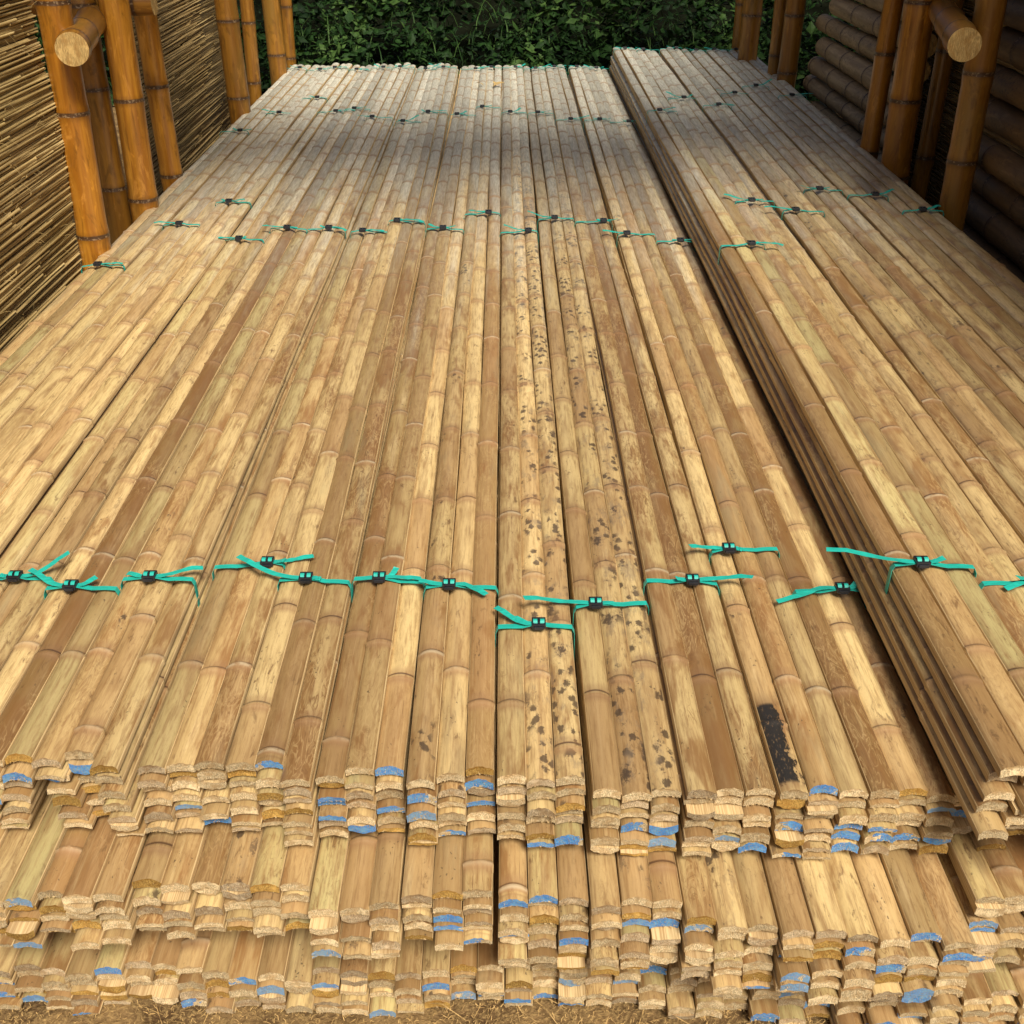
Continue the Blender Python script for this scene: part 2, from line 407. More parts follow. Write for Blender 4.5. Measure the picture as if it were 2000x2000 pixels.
def strap(parent, y, half, zt, zb, bx, r, big=True):
    """strap round the bundle at local y; parent-local coords, buckle at bx"""
    sw = .0115
    mb = MB(); sl = r.uniform(-.10, .10)
    def yy(x): return y + sl*(x-bx)
    hw = half+.0025
    pts = []
    N = 18
    for i in range(N+1):
        x = -hw+.004 + (2*hw-.008)*i/N
        u = ((x+half) % (2*half/3))/(half/3)-1
        z = zt + .0030 + .0012*(1-u*u)
        lift = .006*math.exp(-((x-bx)/.022)**2)
        pts.append((x, yy(x), z+lift))
    loop = pts + [(hw, yy(hw), zt-.006), (hw+.001, yy(hw), (zt+zb)/2), (hw, yy(hw), zb), (0, y, zb-.0025), (-hw, yy(-hw), zb), (-hw-.001, yy(-hw), (zt+zb)/2), (-hw, yy(-hw), zt-.006), pts[0]]
    ribbon(mb, loop, (0, 1, 0), sw)
    # free tails
    fr_ = 1 if big else .6
    for sgn, ln in ((r.choice((-1, 1)), r.uniform(.06, .15)), (r.choice((-1, 1)), r.uniform(.015, .06))):
        ang = r.uniform(-.9, .9); curl = r.uniform(.02, .75); bend = r.uniform(-1.2, 1.2)
        p = Vector((bx+sgn*.010, yy(bx), zt+.0095)); tp = [tuple(p)]; wds = [(0, 1, 0)]
        ln = ln*fr_; steps = 9
        for k in range(steps):
            a2 = ang*min(1, k/3)+bend*(k/steps)**2*.5
            dirv = Vector((sgn*math.cos(a2), math.sin(a2), (.10 if k < 2 else curl*(k/steps))+(-.25 if k > 6 else 0))).normalized()
            p = p + dirv*ln/steps
            if p.z < zt+.005 and abs(p.x) < half: p.z = zt+.005
            tp.append(tuple(p)); wds.append((-math.sin(a2)*sgn, math.cos(a2), r.uniform(-.12, .12)+.1*k/steps))
        ribbon(mb, tp, wds, sw*.92)
    s = mb.build('strap', [M['teal']], parent)
    b = MB(); z0 = zt+.0085; w2, l2 = .0112, .0085
    yb = yy(bx)
    b.box((bx, yb-l2, z0+.002), (w2, .0022, .0045)); b.box((bx, yb+l2, z0+.002), (w2, .0022, .0045))
    for q in (-1, 0, 1): b.box((bx+q*(w2-.0016), yb, z0+.0025), (.0016, l2-.0023, .0040 if q else .0052))
    b.box((bx, yb-l2-.0036, z0), (w2*.72, .0013, .0030))
    bo = b.build('buckle', [M['black']], s)
    bm = bo.modifiers.new('bevel', 'BEVEL'); bm.width = .0009; bm.segments = 2; bm.limit_method = 'ANGLE'
    if big:
        l = MB()
        for q in (-1, 1):
            cx = bx+q*.0056
            lp = [(cx, yb+.0065*math.cos(a), z0+.0022+.0068*math.sin(a)) for a in [math.pi*k/8 for k in range(9)]]
            ribbon(l, lp, (1, 0, 0), .0068)
        l.build('strap_loop', [M['teal']], s)
    return s

# ------------------------------------------------------------------ bundles
def bundle(x0, yend, ztop, height, label, group, seed, pitch=.0413, straps=(), knots=(), yaw=0.0, shear=0.0,
           tones=None, spots=(0, 0, 0), stain=(0, 0, 0), blue=.16, ends=None, jit=.010, marks=None, colz=None):
    r = random.Random(seed*101+5)
    half = 1.5*pitch
    root = empty('bamboo_slat_bundle', (x0+half, yend, ztop-height), yaw)
    tag(root, label, 'bamboo bundle', group)
    for c in range(3):
        z = height + (colz[c] if colz else r.uniform(-.0045, .0045)); row = 0
        cend = (ends[c] if ends else r.uniform(-.008, .008))
        base_tone = tones[c] if tones else None
        while z > .006:
            t = r.choice((.013, .016, .019, .0205, .022, .0235))
            if row == 0: t = r.uniform(.0185, .0225)
            if z-t < -.004: t = max(z, .008)
            z -= t
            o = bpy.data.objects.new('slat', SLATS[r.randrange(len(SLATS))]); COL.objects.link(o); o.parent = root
            tone = (base_tone if (base_tone is not None and row == 0) else r.random()**1.25)
            o.color = (spots[c] if row == 0 else (0 if r.random() < .8 else .55), min(1, max(0, tone)), stain[c] if row == 0 else 0,
                       (marks[c] if marks and row == 0 else (r.random()**1.6)))
            e = cend - (.0022*row + r.uniform(-jit, jit)*(1 if row else .3))
            px = (c-1)*pitch + (r.uniform(-.0016, .0016) if row else r.uniform(-.0006, .0006)) + shear*row*.02
            o.location = (px, e, z+.0006)
            o.scale = (r.uniform(.925, .965) if row else r.uniform(.93, .965), 1.0 + r.uniform(-.004, .004), (t-.0026)/TH)
            o.rotation_euler = (0, r.uniform(-.07, .07) if row else r.uniform(-.075, .075), r.uniform(-.0009, .0009))
            if row and r.random() < .12:            # some lie hollow side up
                o.rotation_euler[1] += math.pi; o.location.z += t
            q = r.random()
            m = None
            if q < blue: m = M['blue'] if r.random() < .6 else M['blue2']
            elif q < blue+.12: m = M['end_gold']
            elif q < blue+.28: m = M['end_grey']
            if m:
                o.material_slots[2].link = 'OBJECT'; o.material_slots[2].material = m
            row += 1
    for sy, kx in zip(straps, knots):
        strap(root, sy, half+.0008, height, .002, kx, r, big=sy < 1.5)
    return root

G1 = 'strapped bundles of the upper full layer'
G2 = 'slat bundles of the middle layer'
G3 = 'slat bundles of the bottom layer'
G0 = 'bundles piled on the right side'
ZT1, ZT2, ZT3, ZT0 = .41, .280, .125, .520
P1 = .1255
# k : (end distance, front strap distance, buckle x in world, mid strap distance, third strap distance)
top = {
 -10: (1.20, 1.66, None, 3.37, 5.29), -9: (1.20, 1.64, None, 3.83, 5.73), -8: (1.21, 1.62, None, 4.08, 6.07), -7: (1.22, 1.66, None, 3.66, 5.77),
 -6: (1.215, 1.62, -.74, 3.76, 5.80), -5: (1.195, 1.64, -.611, 3.74, 5.57), -4: (1.199, 1.70, -.421, 3.74, 5.52),
 -3: (1.194, 1.64, -.342, 3.84, 5.71), -2: (1.186, 1.65, -.219, 3.77, 5.68), -1: (1.170, 1.62, -.096, 3.94, 5.84),
 0: (1.160, 1.50, .053, 3.71, 5.69), 1: (1.142, 1.57, .150, 3.89, 5.72), 2: (1.139, 1.63, .320, 3.83, 5.53),
 3: (1.139, 1.73, .398, 3.68, 5.52), 4: (1.144, 1.61, .572, 3.62, 5.50)}
L1 = {
 -10: 'outermost left bundle of the upper layer, pressed against the golden posts',
 -9: 'second bundle from the left edge of the upper layer, beside the cane wall',
 -8: 'third bundle from the left edge of the upper layer, strapped farther back',
 -7: 'fourth bundle from the left edge of the upper layer, front end outside the photo',
 -6: 'brown streaked slat bundle whose front end touches the left photo edge',
 -5: 'slumped slat bundle at the lower left, its ends fanning down to the right',
 -4: 'slat bundle just right of the slumped one, with a dark gap between them',
 -3: 'slat bundle whose right slat sticks out furthest, fourth left of centre',
 -2: 'light brown slat bundle two left of the central dark seam, plain sawn front ends',
 -1: 'slat bundle directly left of the long dark central seam, in the full upper layer',
 0: 'central mould spotted slat bundle whose front strap lies nearest to the viewer',
 1: 'mould spotted slat bundle just right of the spotted central one',
 2: 'bundle of brown contour marked slats between the spotted slats and the black tar stain',
 3: 'slat bundle with a large tar black stain near the end of its left slat',
 4: 'upper layer slat bundle lying against the foot of the raised right pile'}
toneT = {-9: (.2, .5, .35), -8: (.3, .45, .2), -7: (.1, .6, .4), -6: (.35, .95, .1), -5: (.75, .35, .6), -4: (.15, .7, .45), -3: (.35, .8, .7), -2: (.8, .75, .35),
         -1: (.6, .35, .85), 0: (.6, .4, .4), 1: (.45, .4, .35), 2: (.6, .9, .3), 3: (.5, .8, .4), 4: (.9, .35, .75)}
mkT = {-6: (.3, 1, .2), -5: (.6, .3, .9), -4: (.2, .9, .8), -3: (.1, .3, 1), -2: (.9, .5, .2), -1: (.5, .1, .4), 0: (.7, .3, .3), 1: (.1, .2, .2), 2: (.9, 1, .9), 3: (.4, .5, .1), 4: (.9, .1, .9)}
spT = {0: (.35, .85, 1), 1: (.15, .95, 1), 3: (.45, .1, 0), 4: (.1, .2, .5), -1: (.5, .1, .1), -5: (.35, 0, 0), -4: (.1, 0, .3)}
DX = {-10: -.034, -9: -.032, -8: -.030, -7: -.027, -6: -.022, -5: -.019, -4: .003, -3: -.003, -2: -.002, -1: .001}
DZ = {-10: .002, -9: -.004, -8: .005, -7: -.005, -6: .002, -5: .007, -4: -.003, -3: .003, -2: -.003, -1: .002, 0: .005, 1: -.003, 2: .003, 3: .004, 4: -.002}
for k, (ye, s1, bx, s2, s3) in top.items():
    r = random.Random(900+k)
    pk = P1 if k >= 0 else .1243
    x0 = k*pk + (-.007 if k <= -4 else 0) + (.004 if k > 0 else 0) - .014 + (.002*(-4-k) if k < -4 else 0) + DX.get(k, 0)
    cx = x0+1.5*.0408
    kn = [(bx-cx) if bx is not None else r.uniform(-.03, .03)]
    kn[0] = max(-.047, min(.047, kn[0]))
    kn += [r.uniform(-.035, .035) for _ in range(3)]
    ends = {-3: (0, -.002, -.030), -1: (-.012, .002, .012), -5: (.0, .02, -.004), -4: (0, .004, .002)}.get(k)
    bundle(x0, ye, ZT1+DZ[k], .118 if k > -5 else .124, L1[k], G1, k+20, pitch=.0401, straps=(s1-ye, s2-ye, s3-ye, 7.04-ye-r.uniform(0, .05)),
           knots=kn, yaw=(.0014*r.uniform(-1, 1)) + (.0010 if k == -3 else -.0012 if k <= -4 else 0), shear=-.18 if k in (-6,) else (.22 if k == -5 else .0),
           tones=toneT.get(k), marks=mkT.get(k), spots=spT.get(k, (0, 0, 0)), stain=(1, 0, 0) if k == 3 else (0, 0, 0), ends=ends, blue=.17, jit=.009,
           colz={4: (.0, -.004, -.012), -5: (.002, 0, -.006)}.get(k))
# upper layer underneath the raised pile: ends set back in its shadow
for j, k in enumerate(range(5, 10)):
    bundle(k*P1-.012, 1.17+.02*j, ZT1-.004, .115,
           ['set back bundle directly under the overhanging end of the raised right pile', 'second set back bundle under the raised right pile, counted from its left side',
            'third set back bundle under the raised right pile, counted from its left side', 'fourth set back bundle under the raised right pile, next to the outer one',
            'outermost set back bundle under the raised right pile'][j], G1, k+20, pitch=.0411)
# middle layer
mid = {-6: 1.084, -5: 1.084, -4: 1.107, -3: 1.093, -2: 1.062, -1: 1.080, 0: 1.077, 1: 1.065, 2: 1.037, 3: 1.012, 4: 1.006, 5: 1.062, 6: 1.07}
L2 = {
 -6: 'cut off middle layer bundle at the left photo edge below the slumped slat ends',
 -5: 'middle layer bundle of three plain tan slats under the slumped bundle of the upper layer',
 -4: 'middle layer bundle with doubled pale sawn tips, below the bundle with the loose teal tail',
 -3: 'middle layer bundle with one speckled slat and one bright blue tip, lower left of centre',
 -2: 'middle layer bundle of broad orange tan slats, dark slot on its right side',
 -1: 'middle layer bundle with a reddish right slat, left of the central seam',
 0: 'middle layer bundle right of the central seam, blue paint on its middle column of tips',
 1: 'middle layer bundle with a dark blot near the front of its middle slat',
 2: 'middle layer bundle with a dark blot, right of the pale node ring bundle',
 3: 'middle layer bundle with blue painted tips below the slat with the black stain',
 4: 'middle layer bundle reaching farthest forward of all, at the lower right',
 5: 'middle layer bundle under the end of the raised pile, deep dark slot on its left',
 6: 'middle layer bundle cut by the right photo edge under the raised pile'}
for k, ye in mid.items():
    sp = {-3: (.6, 0, 0), 0: (0, 0, .2), 1: (0, .55, 0), 2: (.2, .6, 0)}.get(k, (0, 0, 0))
    bundle(k*.1250 - .012 - (.006 if k < 0 else 0) + (.015 if k > 4 else 0), ye, ZT2+(.003 if k % 2 else -.002)+(.006 if k > 4 else 0), .094 if k < 0 else .124, L2[k], G2, k+50, pitch=.0408,
           spots=sp, blue=.11 if k < 0 else .22, jit=.011)
# bottom layer
low = {-7: 1.112, -6: 1.115, -5: 1.12, -4: 1.11, -3: 1.104, -2: 1.11, -1: 1.115, 0: 1.12, 1: 1.115, 2: 1.105, 3: 1.085, 4: 1.055, 5: 1.04, 6: 1.03}
L3 = {
 -7: 'bottom layer bundle at the lower left photo edge, low over the dry soil',
 -6: 'bottom layer bundle with a pale blue tip, second from the left photo edge',
 -5: 'bottom layer bundle of brown slats with a slat sticking out over the soil, lower left',
 -4: 'bottom layer bundle with golden sawn tips beneath the doubled pale tips of the middle layer',
 -3: 'bottom layer bundle with weathered greyish tips, beneath the bright blue middle layer tip',
 -2: 'bottom layer bundle with a run of blue tips, left of the narrow black slot',
 -1: 'bottom layer bundle left of the central seam, blue tips stacked in its left column',
 0: 'bottom layer bundle right of the central seam resting over brown stones',
 1: 'bottom layer bundle beneath the middle layer pale node ring slat',
 2: 'bottom layer bundle with scattered blue tips, right of centre near the bottom edge',
 3: 'bottom layer bundle below the blue tipped middle layer columns, right of a dark slot',
 4: 'bottom layer bundle cropped by the photo bottom, under the farthest reaching middle bundle',
 5: 'bottom layer bundle near the lower right corner, loosely stacked golden slats',
 6: 'bottom layer bundle in the very lower right corner of the photo'}
for k, ye in low.items():
    zt = .088 if k < 0 else (.102 if k < 4 else .122)
    bundle(k*.1205-.004, ye, zt, zt-.003, L3[k], G3, k+80, pitch=.0397, blue=.16 if k < 0 else .2, jit=.012)
# raised pile on the right
L0 = ['left edge bundle of the raised right pile, its steep layered side facing the lower stack',
      'second bundle of the raised right pile, pale yellow slats with two small black marks',
      'third bundle of the raised right pile, reddish worn slats, teal buckle near the right edge',
      'fourth bundle of the raised right pile, pitted slats running back past a split dark gap',
      'fifth bundle of the raised right pile, dull brown slats one in from its outer edge',
      'outermost bundle of the raised right pile, under the amber posts of the right rack']
s0 = [(1.51, 3.20, 5.15), (1.47, 3.70, 5.49), (1.49, 3.57, 5.30), (1.50, 3.85, 5.62), (1.5, 3.77, 5.80), (1.5, 3.60, 5.57)]
for j in range(6):
    ye = [1.050, 1.045, 1.06, 1.05, 1.04, 1.05][j]
    r = random.Random(70+j)
    kn = [[-.02, .03, 0, .02, 0, .01][j]] + [r.uniform(-.03, .03) for _ in range(3)]
    bundle(.610+j*.1262, ye, ZT0+[.004, -.004, 0, -.006, -.004, -.008][j], .108, L0[j], G0, 120+j, pitch=.0415, straps=tuple(v-ye for v in s0[j])+(6.95-ye+.02*(j % 3),),
           knots=kn, yaw=-.0025-.0012*j, tones=[(.85, .1, .05), (.7, .2, .45), (.75, .35, .5), (.4, .8, .3), (.6, .5, .8), (.5, .7, .4)][j],
           marks=[(.5, .4, .1), (.9, .5, .3), (.9, .3, .4), (.6, .9, .2), (.4, .6, .5), (.4, .5, .7)][j],
           spots=[(0, .2, 0), (.2, .3, 0), (.2, .5, .3), (.3, .2, .5), (.1, .1, .2), (0, 0, .2)][j], blue=.06, jit=.024,
           shear=-.25 if j == 0 else 0)

# ------------------------------------------------------------------ round poles
def pole_mesh(name, rd, length, seed, mats, nodesp=(.24, .38), bend=.006, vertical=True, prof=(.0035, 1.0)):
    r = random.Random(seed); mb = MB(); NS = 28
    nodes = []; y = r.uniform(.05, nodesp[0])
    while y < length-.03: nodes.append(y); y += r.uniform(*nodesp)
    ls = [(0, 0, 0)]
    for yn in nodes:
        for d, a, b in ((-.05, 0, 0), (-.026, .06, .0008), (-.009, .25, .0025), (-.004, .9, .0030), (0, 1, .0008), (.004, .95, .0032), (.009, .25, .0022), (.026, .06, .0006), (.05, 0, 0)):
            ls.append((yn+d, a, b))
    ls.append((length, 0, 0)); ls = sorted(l for l in ls if 0 <= l[0] <= length)
    ph = r.uniform(0, 6.28)
    segs = [r.random() for _ in range(len(nodes)+2)]
    rings = []
    for (t, na, b) in ls:
        k = sum(1 for q in nodes if q <= t)
        cx = bend*math.sin(t*2.2+ph); cy = bend*math.cos(t*1.7+ph)
        rr = rd*(1-.03*t/max(length, 1)) + b*rd/.045
        jit = [r.uniform(-.12, .12)*na for _ in range(NS)]
        rings.append([mb.vert((cx+rr*math.cos(2*math.pi*i/NS), cy+rr*math.sin(2*math.pi*i/NS), t), node=na*(1+jit[i]), seg=segs[k]) for i in range(NS)])
    for a, b in zip(rings, rings[1:]):
        for i in range(NS):
            j = (i+1) % NS; mb.face((a[i], a[j], b[j], b[i]), 0, True)
    for row, fl in ((rings[0], True), (rings[-1], False)):
        ids = [mb.vert(mb.v[i]) for i in row]
        mb.face(ids[::-1] if fl else ids, 1, False)
    return mb.mesh(name, mats)

def post(x, y, rd, label, seed, mat='post', h=3.76, lean=(0, 0), bolts=(), group='bamboo posts of the shelter'):
    me = pole_mesh('bamboo_post', rd, h, seed, [M[mat], M['disc']], bend=.008)
    o = bpy.data.objects.new('bamboo_post', me); COL.objects.link(o)
    o.location = (x, y, 0); o.rotation_euler = (lean[0], lean[1], 0)
    tag(o, label, 'bamboo post', group)
    for (z, dx, dy) in bolts:
        b = MB(); d = Vector((dx, dy, 0)).normalized(); u = Vector((-d.y, d.x, 0)); w = Vector((0, 0, 1))
        prev = None
        for (rr, off) in ((.013, 0), (.013, .002), (.0075, .0025), (.0075, .010), (.004, .013)):
            ring = [b.vert(Vector((0, 0, z))+d*(rd+off)+(u*math.cos(a)+w*math.sin(a))*rr) for a in [2*math.pi*i/10 for i in range(10)]]
            if prev:
                for i in range(10): b.face((prev[i], prev[(i+1) % 10], ring[(i+1) % 10], ring[i]), 0, False)
            prev = ring
        b.face(prev, 0, False)
        b.build('bolt', [M['steel']], o)
    return o
# left group
post(-1.302, 3.56, .048, 'golden bamboo post nearest the camera on the left, beside the cane wall', 11, bolts=((1.225, .5, -1),))
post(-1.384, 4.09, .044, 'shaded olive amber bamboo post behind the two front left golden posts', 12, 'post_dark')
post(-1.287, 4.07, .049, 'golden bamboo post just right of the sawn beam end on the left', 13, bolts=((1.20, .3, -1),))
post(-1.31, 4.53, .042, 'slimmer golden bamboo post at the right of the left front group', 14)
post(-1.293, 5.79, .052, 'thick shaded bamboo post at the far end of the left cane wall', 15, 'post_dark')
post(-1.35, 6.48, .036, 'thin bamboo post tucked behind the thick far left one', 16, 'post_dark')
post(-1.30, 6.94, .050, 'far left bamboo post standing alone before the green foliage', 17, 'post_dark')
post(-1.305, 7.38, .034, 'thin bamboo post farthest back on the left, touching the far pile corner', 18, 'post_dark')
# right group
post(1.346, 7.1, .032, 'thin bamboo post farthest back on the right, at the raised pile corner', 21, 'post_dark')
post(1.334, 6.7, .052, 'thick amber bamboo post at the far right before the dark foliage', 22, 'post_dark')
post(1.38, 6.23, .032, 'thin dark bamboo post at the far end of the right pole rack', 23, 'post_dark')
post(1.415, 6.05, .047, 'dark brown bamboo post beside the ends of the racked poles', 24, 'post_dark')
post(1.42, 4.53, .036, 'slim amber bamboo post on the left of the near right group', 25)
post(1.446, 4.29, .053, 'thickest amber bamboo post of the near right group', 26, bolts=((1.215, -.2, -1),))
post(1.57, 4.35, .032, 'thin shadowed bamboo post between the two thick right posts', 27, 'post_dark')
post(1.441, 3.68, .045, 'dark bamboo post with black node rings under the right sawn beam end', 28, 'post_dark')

def beam(a, b, rd, label, seed, mat='post_dark', name='cross_beam', cat='bamboo beam', group='sawn cross beams'):
    a, b = Vector(a), Vector(b); d = b-a
    me = pole_mesh(name, rd, d.length, seed, [M[mat], M['disc']], bend=.0)
    o = bpy.data.objects.new(name, me); COL.objects.link(o)
    o.location = a; o.rotation_mode = 'QUATERNION'; o.rotation_quaternion = d.to_track_quat('Z', 'Y')
    return tag(o, label, cat, group)
beam((-1.212, 3.42, 1.022), (-1.365, 4.10, 1.022), .0455, 'thick beam with a round pale sawn end facing the camera on the left', 31)
beam((-1.175, 4.17, 1.062), (-2.0, 4.17, 1.062), .038, 'beam crossing behind the left posts, its sawn end facing the pile', 32)
beam((1.290, 3.42, 1.032), (1.50, 4.25, 1.032), .0455, 'thick beam with a round yellow sawn end facing the camera on the right', 33)
beam((1.370, 4.41, 1.085), (2.0, 4.41, 1.085), .038, 'beam with a sawn end near the top of the right posts', 34)
# round poles carrying the middle layer
for y, lb in ((1.42, 'near the front ends'), (3.7, 'halfway back'), (6.2, 'toward the far end')):
    beam((-.84, y, .124), (.80, y, .124), .033, 'round cross pole hidden between the bottom and middle layers ' + lb, int(y*10), 'pole', 'spacer_pole', 'bamboo pole', 'cross poles between the layers')

# racks of stored round poles on the right
r = random.Random(5)
words = ['lowest', 'second from the bottom', 'third from the bottom', 'fourth from the bottom', 'fifth from the bottom', 'sixth from the bottom', 'seventh from the bottom',
         'eighth from the bottom', 'ninth from the bottom', 'tenth from the bottom', 'eleventh from the bottom', 'topmost']
for i in range(11):
    z = .30+i*.094
    beam((1.52+r.uniform(-.02, .02)+.012*i, 4.62, z), (1.50+r.uniform(-.02, .02)+.014*i, 5.95+r.uniform(-.12, .10), z+.01), r.uniform(.040, .046),
         'grey round pole in the far right rack, %s of that rack' % words[i], 40+i, 'pole', 'stored_pole', 'bamboo pole', 'round poles racked at the far right')
for i in range(11):
    z = .24+i*.103
    beam((1.56+r.uniform(-.03, .03), 1.2+r.uniform(-.1, .1), z), (1.58+r.uniform(-.03, .03), 4.0+r.uniform(-.1, .08), z+.01), r.uniform(.044, .052),
         'mottled brown round pole in the near right rack, %s of that rack' % words[i], 60+i, 'pole_spot', 'stored_pole', 'bamboo pole', 'round poles racked at the near right')

# ------------------------------------------------------------------ walls of thin split cane
def cane_panel(x, y0, y1, z0, z1, face, label, seed, sagf=.05):
    r = random.Random(seed); mb = MB()
    root = empty('cane_wall', (x, (y0+y1)/2, 0))
    tag(root, label, 'cane wall', 'walls of thin split cane')
    yc = (y0+y1)/2
    z = z0
    while z < z1:
        h = r.uniform(.0045, .0078)
        y = y0-r.uniform(0, .5)
        while y < y1:
            ln = r.uniform(.5, 1.7); a = max(y, y0+r.uniform(-.012, .01)); b = min(y+ln, y1+r.uniform(-.012, .012))
            if b-a > .05:
                n = max(3, int((b-a)/.11)); out = r.uniform(-.0025, .004) + .010*math.sin(z*9+seed)
                sl = r.gauss(0, .0025); am = r.uniform(0, .003); ph = r.uniform(0, 6.28); tone = r.random()
                if r.random() < .01: out += .01; sl *= 2
                rings = []
                for i in range(n+1):
                    t = i/n; yy = a+(b-a)*t
                    zz = z + sl*(yy-(a+b)/2) + am*math.sin(yy*5+ph) + .02*math.sin(yy*1.1+seed)*sagf*20*.2
                    xo = (out+.006*math.sin(yy*3+ph))*face
                    w = .005; hh = h*.62*(1+.25*math.sin(yy*11+ph))
                    rings.append([mb.vert((xo-w*face, yy-yc, zz+hh*.6), tone=tone), mb.vert((xo+w*face*.6, yy-yc, zz+hh*.8), tone=tone),
                                  mb.vert((xo+w*face, yy-yc, zz), tone=tone), mb.vert((xo+w*.6*face, yy-yc, zz-hh*.8), tone=tone), mb.vert((xo-w*face, yy-yc, zz-hh*.6), tone=tone)])
                for p, q in zip(rings, rings[1:]):
                    for i in range(5):
                        j = (i+1) % 5; mb.face((p[i], p[j], q[j], q[i]) if face > 0 else (p[j], p[i], q[i], q[j]), 0, i in (1, 2))
                mb.face(rings[0], 0, False); mb.face(rings[-1][::-1], 0, False)
            y += ln+r.uniform(-.05, .03)
        z += h*.60
    # stray fibres
    for _ in range(int(220*(y1-y0))):
        yy = r.uniform(y0, y1); zz = r.uniform(z0, z1); a = r.uniform(-1, 1) if r.random() < .6 else r.uniform(-3, 3); l = r.uniform(.01, .05)
        p = [Vector(((.017+.004*k)*face, yy-yc+math.cos(a)*l*k/3, zz+math.sin(a)*l*k/3-.004*k*k/4)) for k in range(4)]
        ids = []
        for q in p: ids.append((mb.vert(q+Vector((0, 0, .0006)), tone=.95), mb.vert(q-Vector((0, 0, .0006)), tone=.95)))
        for u, v in zip(ids, ids[1:]): mb.face((u[0], v[0], v[1], u[1]), 0, False)
    mb.build('cane_strips', [M['cane']], root)
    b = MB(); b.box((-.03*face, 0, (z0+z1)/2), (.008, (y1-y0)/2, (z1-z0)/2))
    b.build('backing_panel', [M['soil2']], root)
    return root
cane_panel(-1.347, .75, 3.545, .12, 1.95, 1, 'near left wall of thin split cane, yellow brown strips with stray fibres', 1)
cane_panel(-1.44, 4.62, 6.42, .12, 1.95, 1, 'far left wall of greyer split cane between the golden posts', 2)
cane_panel(1.80, .75, 6.2, .12, 2.3, -1, 'dark cane wall behind the pole racks on the right', 3)

# ------------------------------------------------------------------ added shade slabs, out of view
mb = MB()
n = 40
for i in range(n):
    x0 = -3.2+6.4*i/n; w = 6.4/n
    def zr(x): return 4.05-abs(x)*.16
    mb.box((x0+w/2, 2.30, zr(x0+w/2)), (w*.56, .62, .012), 0, Matrix.Rotation(.16*(1 if x0+w/2 < 0 else -1)*-1, 3, 'Y'))
o = mb.build('shade_strip', [M['shade_roof']]); tag(o, 'low pitched strip added out of view to shade the slats', 'shade_roof')  # unseen strip, sized and placed only for its shadow band on the slats

mb = MB()
for i in range(12):
    mb.box((1.62+.14*i, 3.7, 2.42-.02*i), (.078, 3.3, .012), 0, Matrix.Rotation(.14, 3, 'Y'))
o = mb.build('rack_shade', [M['shade_roof']]); tag(o, 'lower slab added out of view to darken the pole racks on the right', 'shade_roof')  # second unseen slab, added to keep light off the right racks

# ------------------------------------------------------------------ ground and hill
mb = MB()
def axis(lo, hi, dlo, dhi, step, grow=1.45):
    a = [dlo+step*i for i in range(int((dhi-dlo)/step)+1)]
    s = step
    while a[-1] < hi: s *= grow; a.append(min(hi, a[-1]+s))
    s = step
    while a[0] > lo: s *= grow; a.insert(0, max(lo, a[0]-s))
    return a
from mathutils import noise as mnoise
xs = axis(-60, 60, -1.1, 1.1, .012); ys_ = axis(-40, 80, .5, 1.35, .012)
grid = []
for y in ys_:
    row = []
    for x in xs:
        z = -.006
        if abs(x) < 3 and y < 4:
            z += .010*mnoise.noise(Vector((x*6, y*6, 0))) + .006*mnoise.noise(Vector((x*25, y*25, 3))) + .003*mnoise.noise(Vector((x*70, y*70, 5)))
        if y > 8.6: z += (y-8.6)*.34 if y < 10.6 else .68
        row.append(mb.vert((x, y, z)))
    grid.append(row)
for j in range(len(ys_)-1):
    for i in range(len(xs)-1):
        mb.face((grid[j][i], grid[j][i+1], grid[j+1][i+1], grid[j+1][i]), 0, True)
# material split: front dry soil, slope dark
for fi, f in enumerate(mb.f):
    if mb.v[f[0]][1] > 7.4: mb.m[fi] = 1
tag(mb.build('ground', [M['ground'], M['soil2']]), 'dry brown soil in front and dark slope behind', None, None, 'structure')

# straw, fibres and bamboo chips on the soil
mb = MB(); r = random.Random(3)
for _ in range(15000):
    x = r.uniform(-1.0, 1.0); y = r.uniform(.82, 1.16); 
    l = r.uniform(.003, .012) if r.random() < .975 else r.uniform(.03, .08); a = r.uniform(0, 6.28); w = r.uniform(.0002, .0007)
    z = r.uniform(-.004, .010); d = Vector((math.cos(a), math.sin(a), r.uniform(-.3, .3))); s = Vector((-d.y, d.x, 0)).normalized()*w
    c = Vector((x, y, z)); cv = Vector((0, 0, r.uniform(-.2, .3)*l)) + s*r.uniform(-6, 6)
    p = [c-d*l/2, c+cv, c+d*l/2]
    ids = [(mb.vert(q+s), mb.vert(q-s)) for q in p]
    for u, v in zip(ids, ids[1:]): mb.face((u[0], v[0], v[1], u[1]), 0, False)
tag(mb.build('straw_litter', [M['straw']]), 'dry straw, fibres and sawdust scattered on the soil', 'straw', None, 'stuff')

